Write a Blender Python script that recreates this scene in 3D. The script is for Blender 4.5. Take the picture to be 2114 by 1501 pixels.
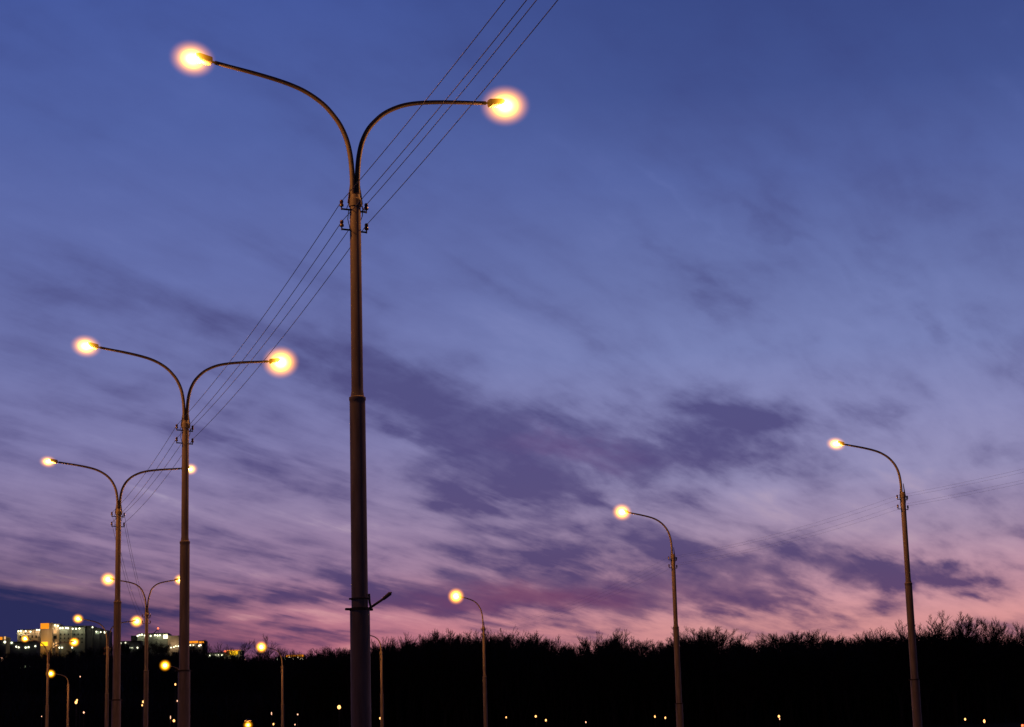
import bpy, bmesh, math, random
from mathutils import Vector, Matrix

# ------------------------------------------------------------------ camera
for o in list(bpy.data.objects):
    bpy.data.objects.remove(o)
scene = bpy.context.scene
COL = scene.collection
FPX, CX, CY = 4174.0, 1057.0, 750.5          # focal length and centre in photograph pixels
PITCH, ROLL = math.radians(11.5), math.radians(-1.56)
CAM_LOC = Vector((0, 0, 1.6))
CAM_ROT = Matrix.Rotation(math.pi / 2 + PITCH, 3, 'X') @ Matrix.Rotation(ROLL, 3, 'Z')
cam_data = bpy.data.cameras.new('camera')
cam = bpy.data.objects.new('camera', cam_data)
COL.objects.link(cam)
cam.matrix_world = Matrix.Translation(CAM_LOC) @ CAM_ROT.to_4x4()
cam_data.sensor_fit = 'HORIZONTAL'
cam_data.sensor_width = 36.0
cam_data.lens = 36.0 * FPX / 2114.0
cam_data.clip_start = 0.1
cam_data.clip_end = 20000
scene.camera = cam

scene.view_settings.view_transform = 'Standard'
scene.view_settings.look = 'None'
scene.view_settings.exposure = 0.0
scene.view_settings.gamma = 1.0
scene.render.engine = 'CYCLES'
scene.cycles.use_denoising = True
scene.cycles.max_bounces = 5
scene.cycles.volume_bounces = 0
scene.cycles.sample_clamp_indirect = 3.0


def ray(px, py):
    return CAM_ROT @ Vector(((px - CX) / FPX, -(py - CY) / FPX, -1.0))


def at_z(px, py, z):
    d = ray(px, py)
    return CAM_LOC + d * ((z - CAM_LOC.z) / d.z)


def at_y(px, py, y):
    d = ray(px, py)
    return CAM_LOC + d * (y / d.y)


def azel(px, py):
    d = ray(px, py).normalized()
    return math.degrees(math.atan2(d.x, d.y)), math.degrees(math.asin(d.z))


def lin(r, g, b):
    def c(v):
        v /= 255.0
        return v / 12.92 if v <= 0.04045 else ((v + 0.055) / 1.055) ** 2.4
    return (c(r), c(g), c(b), 1.0)


# ------------------------------------------------------------------ world: dusk sky with streaked cloud
world = bpy.data.worlds.new('World')
scene.world = world
world.use_nodes = True
world.cycles.sampling_method = 'MANUAL'
world.cycles.sample_map_resolution = 512
wt = world.node_tree
wt.nodes.clear()


class Nodes:
    def __init__(self, tree):
        self.t = tree

    def _in(self, sock, v):
        if v is None:
            return
        if isinstance(v, bpy.types.NodeSocket):
            self.t.links.new(v, sock)
        else:
            sock.default_value = v

    def m(self, op, a, b=None, c=None, clamp=False):
        n = self.t.nodes.new('ShaderNodeMath')
        n.operation = op
        n.use_clamp = clamp
        for s, v in zip(n.inputs, (a, b, c)):
            self._in(s, v)
        return n.outputs[0]

    def v(self, op, a, b=None, c=None, out=0):
        n = self.t.nodes.new('ShaderNodeVectorMath')
        n.operation = op
        for s, v in zip(n.inputs, (a, b, c)):
            self._in(s, v)
        return n.outputs[out]

    def comb(self, x, y, z=0.0):
        n = self.t.nodes.new('ShaderNodeCombineXYZ')
        for s, v in zip(n.inputs, (x, y, z)):
            self._in(s, v)
        return n.outputs[0]

    def sep(self, v):
        n = self.t.nodes.new('ShaderNodeSeparateXYZ')
        self._in(n.inputs[0], v)
        return n.outputs

    def noise(self, vec, scale=1.0, detail=4.0, rough=0.5, dist=0.0, dim='3D'):
        n = self.t.nodes.new('ShaderNodeTexNoise')
        n.noise_dimensions = dim
        self._in(n.inputs['Vector'], vec)
        n.inputs['Scale'].default_value = scale
        n.inputs['Detail'].default_value = detail
        n.inputs['Roughness'].default_value = rough
        n.inputs['Distortion'].default_value = dist
        return n.outputs[0], n.outputs[1]

    def ramp(self, fac, stops, mode='LINEAR'):
        n = self.t.nodes.new('ShaderNodeValToRGB')
        n.color_ramp.interpolation = mode
        self._in(n.inputs[0], fac)
        el = n.color_ramp.elements
        while len(el) < len(stops):
            el.new(0.5)
        for e, (p, c) in zip(el, sorted(stops, key=lambda s: s[0])):
            e.position = p
            e.color = c
        return n.outputs[0]

    def mix(self, fac, a, b):
        n = self.t.nodes.new('ShaderNodeMix')
        n.data_type = 'RGBA'
        self._in(n.inputs[0], fac)
        self._in(n.inputs[6], a)
        self._in(n.inputs[7], b)
        return n.outputs[2]

    def maprange(self, v, a, b, c=0.0, d=1.0, smooth=True):
        n = self.t.nodes.new('ShaderNodeMapRange')
        n.interpolation_type = 'SMOOTHSTEP' if smooth else 'LINEAR'
        n.clamp = True
        self._in(n.inputs[0], v)
        for i, x in enumerate((a, b, c, d)):
            self._in(n.inputs[1 + i], x)
        return n.outputs[0]


W = Nodes(wt)
tc = wt.nodes.new('ShaderNodeTexCoord')
gen = tc.outputs['Generated']
gx, gy, gz = W.sep(gen)
az = W.m('MULTIPLY', W.m('ARCTAN2', gx, gy), 180 / math.pi)
el = W.m('MULTIPLY', W.m('ARCSINE', gz), 180 / math.pi)
# cloud sheet: streaks run along one compass direction and fan out by perspective
STREAK = math.radians(22.5)
den = W.m('ADD', W.m('MAXIMUM', gz, 0.0), 0.075)
plx = W.m('DIVIDE', gx, den)
ply = W.m('DIVIDE', gy, den)
along = W.m('ADD', W.m('MULTIPLY', plx, math.sin(STREAK)), W.m('MULTIPLY', ply, math.cos(STREAK)))
across = W.m('SUBTRACT', W.m('MULTIPLY', plx, math.cos(STREAK)), W.m('MULTIPLY', ply, math.sin(STREAK)))
str_vec = W.comb(W.m('MULTIPLY', along, 0.9), W.m('MULTIPLY', across, 4.2), 3.7)
wf, wc = W.noise(str_vec, 1.6, 5.0, 0.55, 0.3)
wx, wy, wz = W.sep(wc)
wf2, wc2 = W.noise(W.comb(az, W.m('MULTIPLY', el, 2.0), 1.3), 0.42, 4.0, 0.55)
w2x, w2y, w2z = W.sep(wc2)
wu = W.m('ADD', az, W.m('ADD', W.m('MULTIPLY', W.m('SUBTRACT', wx, 0.5), 4.5), W.m('MULTIPLY', W.m('SUBTRACT', w2x, 0.5), 3.2)))
wamp = W.maprange(el, 3.0, 9.0, 0.35, 1.0)
wv = W.m('ADD', el, W.m('MULTIPLY', wamp, W.m('ADD', W.m('MULTIPLY', W.m('SUBTRACT', wy, 0.5), 1.9), W.m('MULTIPLY', W.m('SUBTRACT', w2y, 0.5), 1.5))))
wuv = W.comb(wu, wv, 0.0)

# (px, py, half length, half height, slope down to the right in degrees, weight) : + dark cloud, - bright gap
CLOUDS = [
    (960, 850, 190, 66, 22, 0.62), (1120, 930, 200, 66, 16, 0.62), (1400, 885, 170, 56, 6, 0.72),
    (1250, 960, 230, 55, 8, 0.55), (820, 780, 130, 50, 25, 0.35), (1010, 1000, 240, 30, 15, 0.5),
    (1560, 900, 90, 36, -8, 0.3),
    (930, 1215, 180, 30, 6, 0.6), (1450, 1228, 200, 24, 3, 0.5), (1250, 1215, 330, 42, 3, 1.0), (1530, 1165, 140, 46, 10, 0.85), (1140, 1110, 180, 26, 16, 0.55),
    (1180, 1250, 250, 22, 2, 0.55), (1330, 1130, 120, 30, 14, 0.4), (1790, 1165, 110, 34, 12, 0.75),
    (1880, 1190, 110, 18, 8, 0.4), (2090, 1175, 60, 14, 10, 0.35),
    (240, 650, 330, 46, 16, 0.45), (560, 700, 160, 40, 22, 0.35), (60, 930, 190, 28, 6, 0.4),
    (500, 900, 200, 45, 20, 0.35), (620, 960, 150, 40, 20, 0.35),
    (180, 1130, 210, 30, 8, 0.5), (40, 1160, 120, 30, 0, 0.35),
    (620, 1165, 150, 24, 14, 0.5), (560, 1215, 110, 14, 14, 0.4), (640, 1245, 120, 14, 6, 0.35),
    (650, 1318, 95, 13, -3, 0.8), (250, 1300, 150, 26, 10, 0.55), (430, 1237, 62, 12, 3, 0.85),
    (1995, 1227, 45, 5, 1, 0.6), (2080, 1292, 90, 18, 12, 0.55), (1730, 1300, 110, 9, 6, 0.45),
    (1640, 1270, 80, 10, 8, 0.35), (1320, 1300, 60, 6, 0, 0.25),
    (1900, 600, 240, 50, 35, 0.2), (1350, 610, 140, 40, 10, 0.18), (2000, 240, 260, 120, 20, 0.16),
    (1700, 130, 220, 70, 20, 0.12), (1960, 905, 130, 30, 18, 0.3), (1740, 830, 120, 26, 10, 0.3),
    (1660, 1035, 80, 22, 10, 0.4), (2020, 1100, 120, 18, 10, 0.3),
    (1575, 460, 190, 20, 43, 0.32), (1455, 585, 220, 22, 38, 0.3), (1800, 520, 180, 22, 40, 0.28), (1290, 470, 150, 20, 32, 0.2),
    (1970, 470, 120, 30, 30, 0.25), (1640, 530, 170, 15, 42, -0.3), (1500, 470, 170, 14, 42, -0.22), (1880, 640, 150, 16, 38, -0.25),
    (1120, 640, 160, 18, 30, 0.2), (620, 560, 170, 18, 20, 0.22), (330, 560, 160, 14, 16, -0.2), (700, 1075, 110, 14, 8, -0.35),
    (330, 1185, 130, 10, 8, -0.5), (520, 1262, 150, 9, 6, -0.5), (600, 1195, 120, 7, 12, -0.4), (90, 1195, 150, 9, 3, -0.5), (450, 1160, 120, 8, 8, -0.35),
    (480, 1304, 140, 15, 3, 0.65), (620, 1232, 130, 12, 5, 0.45), (330, 1262, 150, 10, 4, 0.5), (560, 1284, 120, 7, 2, 0.4), (1050, 1292, 150, 6, 0, 0.25),
    (1560, 1030, 150, 32, -6, -0.6), (1880, 1000, 170, 40, 10, -0.35), (460, 1085, 150, 26, 14, -0.4),
    (300, 1020, 170, 26, 12, -0.3), (860, 1080, 120, 24, 14, -0.4), (1000, 1060, 110, 20, 5, -0.3),
    (880, 915, 70, 16, 10, -0.45), (1500, 760, 300, 50, 5, -0.25), (1200, 560, 260, 60, 30, -0.12),
    (900, 1270, 220, 16, 2, -0.35), (1960, 1150, 90, 14, 10, -0.4), (120, 850, 220, 30, 10, -0.2),
    (1090, 1075, 110, 14, 16, -0.25), (760, 1170, 60, 14, 10, -0.2),
]
dens = None
for (bx, by, sa, sb, ang, wgt) in CLOUDS:
    if by > 1140 and wgt > 0:
        wgt *= 1.2                       # the low bank near the horizon is the densest
    u0, v0 = azel(bx, by)
    c, s = math.cos(math.radians(ang)), math.sin(math.radians(ang))
    wide = 1.2 if wgt > 0 and sb > 13 else 1.05
    a, b = sa * wide / 73.0, sb * wide / 73.0
    d = W.v('SUBTRACT', wuv, (u0, v0, 0.0))
    qa = W.v('DOT_PRODUCT', d, (c / a, -s / a, 0.0), out=1)
    qb = W.v('DOT_PRODUCT', d, (s / b, c / b, 0.0), out=1)
    rr = W.m('MULTIPLY_ADD', qa, qa, W.m('MULTIPLY', qb, qb))
    g = W.m('POWER', math.exp(-0.8), rr)
    dens = W.m('MULTIPLY', g, wgt) if dens is None else W.m('MULTIPLY_ADD', g, wgt, dens)
# fine streaks everywhere, and ragged texture inside the banks
nf, _ = W.noise(W.comb(W.m('MULTIPLY', along, 0.85), W.m('MULTIPLY', across, 2.6), 9.1), 1.8, 7.0, 0.52, 0.35)
nf2, _ = W.noise(W.comb(W.m('MULTIPLY', along, 1.9), W.m('MULTIPLY', across, 7.0), 2.2), 2.2, 7.0, 0.55, 0.3)
nf3, _ = W.noise(W.comb(az, W.m('MULTIPLY', el, 1.7), 6.6), 0.62, 7.0, 0.56, 0.25)
namp = W.maprange(el, 5.0, 19.0, 2.75, 1.35)
rough = W.m('ADD', W.m('SUBTRACT', nf, 0.5), W.m('ADD', W.m('MULTIPLY', W.m('SUBTRACT', nf2, 0.5), 0.3), W.m('MULTIPLY', W.m('SUBTRACT', nf3, 0.5), 0.28)))
inside = W.m('MULTIPLY', W.m('ABSOLUTE', dens), W.m('MULTIPLY', rough, 1.15))
veil = W.m('MULTIPLY', W.maprange(el, 15.0, 9.0), W.maprange(el, 3.6, 7.5))
veil = W.m('MULTIPLY', W.m('ADD', veil, W.maprange(el, 11.0, 14.0, 0.0, 0.25)), W.maprange(az, 4.0, -6.0, 0.2, 0.28))
dens = W.m('ADD', veil, W.m('ADD', W.m('MULTIPLY', dens, 0.9), W.m('MULTIPLY_ADD', rough, namp, inside)))
grain = W.m('ADD', W.m('MULTIPLY', nf, 0.75), W.m('ADD', W.m('MULTIPLY', nf3, 0.55), W.m('MULTIPLY', nf2, 0.3)))
dark_f = W.m('MULTIPLY', W.maprange(dens, -0.26, 1.40), W.maprange(grain, 0.45, 1.1, 0.55, 1.12), clamp=True)
lite_f = W.maprange(dens, 0.0, -0.7)


def el_stops(lst):
    return [(min(1.0, max(0.0, e / 30.0)), lin(*c)) for e, c in lst]


ef = W.m('DIVIDE', el, 30.0)
clear_r = W.ramp(ef, el_stops([(30, (38, 52, 112)), (22, (52, 71, 136)), (19, (63, 82, 147)), (16.5, (83, 100, 165)), (13.6, (104, 117, 175)),
    (11.6, (120, 130, 185)), (9.7, (138, 139, 188)), (8.1, (150, 144, 186)), (6.4, (168, 143, 172)), (4.9, (204, 149, 163)), (4.0, (216, 147, 148)), (2.5, (196, 118, 118))]))
clear_l = W.ramp(ef, el_stops([(30, (44, 60, 124)), (22, (64, 86, 160)), (18, (78, 97, 166)), (14, (98, 110, 173)), (11.5, (112, 118, 175)),
    (9.3, (128, 124, 174)), (7.4, (148, 130, 168)), (5.7, (160, 126, 158)), (4.8, (188, 127, 148)), (3.9, (196, 114, 132)), (2.5, (140, 78, 105))]))
dark = W.ramp(ef, el_stops([(30, (28, 38, 88)), (20, (52, 62, 124)), (14, (74, 78, 134)), (11, (76, 74, 128)), (9, (76, 70, 124)), (7, (82, 70, 120)), (5.4, (72, 58, 108)), (4.4, (78, 56, 104)), (3.0, (66, 46, 88))]))
lite = W.ramp(ef, el_stops([(30, (60, 76, 150)), (18, (92, 108, 176)), (12, (126, 134, 190)), (9, (150, 146, 188)), (7.5, (178, 160, 188)), (6, (192, 160, 178)), (4.6, (226, 160, 166)), (3.4, (222, 142, 140))]))
azf = W.maprange(az, -7.0, 6.0)
clear = W.mix(azf, clear_l, clear_r)
sky = W.mix(W.m('MULTIPLY', dark_f, 0.92), clear, dark)
sky = W.mix(W.m('MULTIPLY', lite_f, 0.75), sky, lite)


def soft_patch(px, py, sa, sb, ang=0.0):
    u0, v0 = azel(px, py)
    c, s = math.cos(math.radians(ang)), math.sin(math.radians(ang))
    a, b = sa / 73.0, sb / 73.0
    d = W.v('SUBTRACT', wuv, (u0, v0, 0.0))
    qa = W.v('DOT_PRODUCT', d, (c / a, -s / a, 0.0), out=1)
    qb = W.v('DOT_PRODUCT', d, (s / b, c / b, 0.0), out=1)
    return W.m('POWER', math.exp(-0.8), W.m('MULTIPLY_ADD', qa, qa, W.m('MULTIPLY', qb, qb)), clamp=True)


# afterglow caught by the underside of the low bank, and the slate bank low on the left
sky = W.mix(W.m('MULTIPLY', soft_patch(1100, 1236, 210, 20, 1), 0.62), sky, lin(120, 62, 100))
sky = W.mix(W.m('MULTIPLY', soft_patch(1180, 925, 120, 22, 10), 0.35), sky, lin(105, 70, 125))
sky = W.mix(W.m('MULTIPLY', soft_patch(-70, 1278, 400, 80, 2), 1.35, clamp=True), sky, lin(40, 42, 88))
sky = W.mix(W.m('MULTIPLY', soft_patch(440, 1340, 130, 26, 3), 0.7), sky, lin(48, 42, 86))
hs = wt.nodes.new('ShaderNodeHueSaturation')          # whole sky a little greyer and darker
hs.inputs['Saturation'].default_value = 0.965
hs.inputs['Value'].default_value = 0.98
wt.links.new(sky, hs.inputs['Color'])
sky = hs.outputs[0]
# the sky behind the viewer is already night
back = W.maprange(gy, -0.1, 0.8, 0.15, 1.0)
up = W.maprange(el, 24.0, 60.0, 1.0, 0.2)
bg = wt.nodes.new('ShaderNodeBackground')
wt.links.new(sky, bg.inputs[0])
wt.links.new(W.m('MULTIPLY', back, up), bg.inputs[1])
wo = wt.nodes.new('ShaderNodeOutputWorld')
wt.links.new(bg.outputs[0], wo.inputs[0])

# ------------------------------------------------------------------ materials
random.seed(11)


def mat(name, color, rough=0.7, var=0.25, scale=3.0, metal=0.0, stretch=(1, 1, 1), bump=0.0):
    mt = bpy.data.materials.new(name)
    mt.use_nodes = True
    t = mt.node_tree
    n = Nodes(t)
    b = t.nodes['Principled BSDF']
    co = t.nodes.new('ShaderNodeTexCoord').outputs['Object']
    f, _ = n.noise(n.v('MULTIPLY', co, stretch), scale, 5.0, 0.6)
    lo = tuple(c * (1 - var) for c in color) + (1,)
    hi = tuple(min(1, c * (1 + var)) for c in color) + (1,)
    col = n.ramp(f, [(0.3, lo), (0.7, hi)])
    t.links.new(col, b.inputs['Base Color'])
    b.inputs['Roughness'].default_value = rough
    b.inputs['Metallic'].default_value = metal
    if bump:
        bp = t.nodes.new('ShaderNodeBump')
        bp.inputs['Strength'].default_value = bump
        bp.inputs['Distance'].default_value = 0.01
        t.links.new(f, bp.inputs['Height'])
        t.links.new(bp.outputs[0], b.inputs['Normal'])
    return mt


def emit(name, color, strength):
    mt = bpy.data.materials.new(name)
    mt.use_nodes = True
    t = mt.node_tree
    t.nodes.clear()
    e = t.nodes.new('ShaderNodeEmission')
    e.inputs[0].default_value = tuple(color) + (1,)
    e.inputs[1].default_value = strength
    o = t.nodes.new('ShaderNodeOutputMaterial')
    t.links.new(e.outputs[0], o.inputs[0])
    return mt


def bowl_with_halo(name):
    """Lamp bowl plus painted-in halo: white-hot burner in its middle, amber halo thinning outward."""
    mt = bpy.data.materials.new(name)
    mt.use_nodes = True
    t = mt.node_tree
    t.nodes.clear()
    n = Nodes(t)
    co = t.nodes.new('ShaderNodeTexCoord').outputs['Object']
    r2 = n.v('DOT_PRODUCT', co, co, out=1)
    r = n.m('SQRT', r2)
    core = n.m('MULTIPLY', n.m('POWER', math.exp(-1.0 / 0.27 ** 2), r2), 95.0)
    halo_tail = n.m('MULTIPLY', n.m('POWER', n.m('MAXIMUM', n.m('SUBTRACT', 1.0, r2), 0.0), 2.0), 4.6)  # halo around the lamp, put in as faint emission
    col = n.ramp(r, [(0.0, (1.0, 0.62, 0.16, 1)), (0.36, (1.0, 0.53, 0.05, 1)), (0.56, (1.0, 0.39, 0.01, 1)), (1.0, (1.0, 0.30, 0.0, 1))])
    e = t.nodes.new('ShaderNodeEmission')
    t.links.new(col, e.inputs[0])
    t.links.new(n.m('ADD', core, halo_tail), e.inputs[1])
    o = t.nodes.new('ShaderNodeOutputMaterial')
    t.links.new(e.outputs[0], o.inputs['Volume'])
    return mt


M = {
    'pole': mat('pole_paint', (0.25, 0.205, 0.20), 0.65, 0.36, 2.2, 0.0, (3, 3, 0.5), 0.15),
    'arm': mat('arm_paint', (0.16, 0.13, 0.125), 0.55, 0.2, 6.0),
    'housing': mat('housing_paint', (0.30, 0.26, 0.22), 0.5, 0.15, 8.0),
    'iron': mat('dark_iron', (0.05, 0.042, 0.04), 0.6, 0.2, 10.0),
    'insulator': mat('brown_porcelain', (0.10, 0.05, 0.035), 0.25, 0.15, 9.0),
    'white_insulator': mat('pale_porcelain', (0.65, 0.62, 0.58), 0.3, 0.1, 9.0),
    'wire': mat('wire_sheath', (0.03, 0.03, 0.035), 0.6, 0.1, 3.0),
    'bark': mat('bark', (0.030, 0.024, 0.020), 0.95, 0.35, 2.0),
    'twig': mat('twig', (0.026, 0.020, 0.017), 0.95, 0.35, 2.0),
    'ground': mat('dark_leaf_litter', (0.013, 0.0105, 0.008), 1.0, 0.4, 0.05),
    'road': mat('asphalt', (0.045, 0.043, 0.042), 0.9, 0.25, 0.8),
    'paint': mat('road_paint', (0.6, 0.6, 0.56), 0.8, 0.15, 1.0),
    'kerb': mat('kerb_stone', (0.25, 0.24, 0.23), 0.9, 0.2, 1.5),
    'wall_grey': mat('grey_render', (0.22, 0.23, 0.21), 0.9, 0.15, 0.12),
    'wall_beige': mat('beige_render', (0.36, 0.29, 0.22), 0.9, 0.12, 0.12),
    'wall_dark': mat('dark_render', (0.10, 0.10, 0.11), 0.9, 0.15, 0.12),
    'roof': mat('roof_felt', (0.06, 0.06, 0.065), 0.9, 0.2, 0.3),
    'pane': mat('dark_glass', (0.015, 0.016, 0.02), 0.15, 0.1, 1.0),
    'bowl': bowl_with_halo('sodium_bowl_halo'),
    'bulb': emit('sodium_bulb', (1.0, 0.46, 0.14), 3.0),
    'bulb_dim': emit('dim_bulb', (1.0, 0.5, 0.3), 2.2),
    'flood': emit('white_floodlight', (1.0, 0.98, 0.66), 3.0),
    'flood_warm': emit('warm_floodlight', (1.0, 0.8, 0.5), 4.5),
    'window_cool': emit('cool_lit_window', (0.5, 0.6, 0.36), 0.55),
    'window_warm': emit('warm_lit_window', (1.0, 0.55, 0.22), 0.9),
    'orange': emit('orange_lit_panel', (1.0, 0.30, 0.015), 1.1),
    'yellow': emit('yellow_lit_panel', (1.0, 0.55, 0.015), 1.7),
    'red_lamp': emit('red_lamp', (1.0, 0.16, 0.06), 3.0),
}


# ------------------------------------------------------------------ builders
class MB:
    def __init__(self):
        self.bm = bmesh.new()

    def tube(self, pts, rad, seg=12, cap=True):
        pts = [Vector(p) for p in pts]
        if not hasattr(rad, '__len__'):
            rad = [rad] * len(pts)
        rings = []
        ref = None
        for i, p in enumerate(pts):
            t = (pts[min(i + 1, len(pts) - 1)] - pts[max(i - 1, 0)]).normalized()
            if ref is None:
                ref = Vector((0, 0, 1)) if abs(t.z) < 0.9 else Vector((0, 1, 0))
            a = (ref - t * ref.dot(t)).normalized()
            ref = a
            b = t.cross(a)
            rings.append([self.bm.verts.new(p + (a * math.cos(2 * math.pi * k / seg) + b * math.sin(2 * math.pi * k / seg)) * rad[i]) for k in range(seg)])
        for r0, r1 in zip(rings, rings[1:]):
            for k in range(seg):
                self.bm.faces.new((r0[k], r0[(k + 1) % seg], r1[(k + 1) % seg], r1[k]))
        if cap:
            self.bm.faces.new(list(reversed(rings[0])))
            self.bm.faces.new(rings[-1])
        return self

    def lathe(self, prof, cx=0.0, cy=0.0, seg=24):
        rings = []
        for r, z in prof:
            rings.append([self.bm.verts.new((cx + r * math.cos(2 * math.pi * k / seg), cy + r * math.sin(2 * math.pi * k / seg), z)) for k in range(seg)])
        for r0, r1 in zip(rings, rings[1:]):
            for k in range(seg):
                self.bm.faces.new((r0[k], r0[(k + 1) % seg], r1[(k + 1) % seg], r1[k]))
        self.bm.faces.new(list(reversed(rings[0])))
        self.bm.faces.new(rings[-1])
        return self

    def box(self, lo, hi, bevel=0.0):
        r = bmesh.ops.create_cube(self.bm, size=1.0)
        lo, hi = Vector(lo), Vector(hi)
        for v in r['verts']:
            v.co = Vector(((v.co.x + .5) * (hi.x - lo.x) + lo.x, (v.co.y + .5) * (hi.y - lo.y) + lo.y, (v.co.z + .5) * (hi.z - lo.z) + lo.z))
        if bevel:
            es = list({e for v in r['verts'] for e in v.link_edges})
            bmesh.ops.bevel(self.bm, geom=es, offset=bevel, segments=2, affect='EDGES')
        return self

    def ball(self, c, r, sub=2):
        rr = r if hasattr(r, '__len__') else (r, r, r)
        res = bmesh.ops.create_icosphere(self.bm, subdivisions=sub, radius=1.0)
        for v in res['verts']:
            v.co = Vector((v.co.x * rr[0] + c[0], v.co.y * rr[1] + c[1], v.co.z * rr[2] + c[2]))
        return self

    def spike(self, p0, p1, r0, r1):
        """three-sided twig"""
        p0, p1 = Vector(p0), Vector(p1)
        t = (p1 - p0).normalized()
        a = t.orthogonal().normalized()
        b = t.cross(a)
        ang = random.random() * 6.28
        lo, hi = [], []
        for k in range(3):
            q = a * math.cos(ang + k * 2.094) + b * math.sin(ang + k * 2.094)
            lo.append(self.bm.verts.new(p0 + q * r0))
            hi.append(self.bm.verts.new(p1 + q * r1))
        for k in range(3):
            self.bm.faces.new((lo[k], lo[(k + 1) % 3], hi[(k + 1) % 3], hi[k]))
        return self

    def mesh(self, name, material, smooth=True):
        me = bpy.data.meshes.new(name)
        bmesh.ops.recalc_face_normals(self.bm, faces=self.bm.faces)
        self.bm.to_mesh(me)
        self.bm.free()
        me.materials.append(material)
        if smooth:
            for p in me.polygons:
                p.use_smooth = True
            try:
                me.set_sharp_from_angle(angle=math.radians(40))
            except Exception:
                pass
        return me

    def build(self, name, material, parent=None, smooth=True):
        return link(name, self.mesh(name, material, smooth), parent)


def link(name, data, parent=None):
    o = bpy.data.objects.new(name, data)
    COL.objects.link(o)
    if parent is not None:
        o.parent = parent
    return o


def tag(o, label=None, cat=None, group=None, kind=None):
    if label:
        o['label'] = label
    if cat:
        o['category'] = cat
    if group:
        o['group'] = group
    if kind:
        o['kind'] = kind
    return o


def thing(name, label, cat, loc=(0, 0, 0), rz=0.0, group=None):
    o = link(name, None)
    o.location = loc
    o.rotation_euler = (0, 0, rz)
    return tag(o, label, cat, group)


def sstep(a, b, x):
    t = max(0.0, min(1.0, (x - a) / (b - a)))
    return t * t * (3 - 2 * t)


# ------------------------------------------------------------------ ground
def height(x, y):
    """level roadside, a wooded rise ahead and a long city hill behind it on the left"""
    if y < 200:
        return 0.0
    q = x / max(y, 1.0)
    bump = 1.5 * math.sin(x * 0.021 + 1.0) + 1.2 * math.sin(x * 0.047 + y * 0.01)
    right = sstep(-0.16, -0.06, q)
    wood = sstep(235, 300, y) * 7.0 + sstep(300, 430, y) * (1 - sstep(520, 1000, y)) * 15.0 * right
    city = sstep(430, 1280, y) * (66.0 - 54 * sstep(-0.10, -0.05, q))
    return wood + city + bump * sstep(280, 420, y)


def build_ground():
    bm = bmesh.new()
    angs = []
    a = -180.0
    while a < 180.0 - 1e-6:
        angs.append(a)
        a += 0.6 if -24 <= a < 24 else 6.0
    radii = [0.0, 8, 20, 40, 70, 110, 150, 190] + [200 + 12 * i for i in range(30)] + [560 + 50 * i for i in range(20)] + [1700, 2200, 3000, 4500, 8000]
    c = bm.verts.new((0, 0, 0))
    prev = None
    for r in radii[1:]:
        ring = []
        for a in angs:
            x, y = r * math.sin(math.radians(a)), r * math.cos(math.radians(a))
            ring.append(bm.verts.new((x, y, height(x, y))))
        n = len(ring)
        for k in range(n):
            if prev is None:
                bm.faces.new((c, ring[(k + 1) % n], ring[k]))
            else:
                bm.faces.new((prev[k], prev[(k + 1) % n], ring[(k + 1) % n], ring[k]))
        prev = ring
    me = bpy.data.meshes.new('ground')
    bmesh.ops.recalc_face_normals(bm, faces=bm.faces)
    bm.to_mesh(me)
    bm.free()
    me.materials.append(M['ground'])
    for p in me.polygons:
        p.use_smooth = True
    o = link('ground', me)
    tag(o, kind='structure')


build_ground()

# the two carriageways either side of the double lamps
road_dir = Vector((-6.8, 22.9, 0)).normalized()
road_n = Vector((road_dir.y, -road_dir.x, 0))
A0 = Vector((-2.8, 35.4, 0))


def strip(name, off0, off1, z, t0, t1, material, thick=0.0):
    mb = MB()
    vs = []
    for t in (t0, t1):
        for o in (off0, off1):
            p = A0 + road_dir * t + road_n * o
            vs.append((p.x, p.y))
    bm = mb.bm
    top = [bm.verts.new((vs[i][0], vs[i][1], z)) for i in (0, 1, 3, 2)]
    bm.faces.new(top)
    if thick:
        r = bmesh.ops.extrude_face_region(bm, geom=list(bm.faces))
        for v in [g for g in r['geom'] if isinstance(g, bmesh.types.BMVert)]:
            v.co.z -= thick
    return tag(mb.build(name, material, smooth=False), kind='structure')


strip('road', 1.6, 9.2, 0.004, -60, 150, M['road'])
strip('road', -9.2, -1.6, 0.004, -60, 150, M['road'])
strip('kerb', 1.45, 1.6, 0.13, -60, 150, M['kerb'], 0.16)
strip('kerb', -1.6, -1.45, 0.13, -60, 150, M['kerb'], 0.16)
strip('kerb', 9.2, 9.35, 0.13, -60, 150, M['kerb'], 0.16)
strip('kerb', -9.35, -9.2, 0.13, -60, 150, M['kerb'], 0.16)

# ------------------------------------------------------------------ street lamps
ARM = [(0.05, 11.75), (0.05, 12.0), (0.05, 12.35), (0.075, 12.68), (0.12, 12.93), (0.185, 13.13), (0.29, 13.33), (0.42, 13.49), (0.58, 13.645),
       (0.78, 13.775), (1.02, 13.885), (1.3, 13.965), (1.65, 14.03), (2.05, 14.085), (2.45, 14.13), (2.72, 14.165)]
REACH, RISE = 3.12, 2.2


def pole_mesh(st=8.42, band=4.76):
    mb = MB()
    mb.lathe([(0.19, 0.0), (0.178, 0.3), (0.1775, 0.36), (0.1745, band - 0.10), (0.174, band - 0.04), (0.168, band), (0.146, band + 0.02), (0.1458, band + 0.09),
              (0.1404, st - 0.08), (0.140, st - 0.02), (0.150, st), (0.150, st + 0.05), (0.120, st + 0.07), (0.106, st + 0.18), (0.1057, st + 0.25),
              (0.1003, 11.90), (0.100, 11.95), (0.088, 12.02)], seg=32)
    return mb.mesh('pole', M['pole'])


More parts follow.
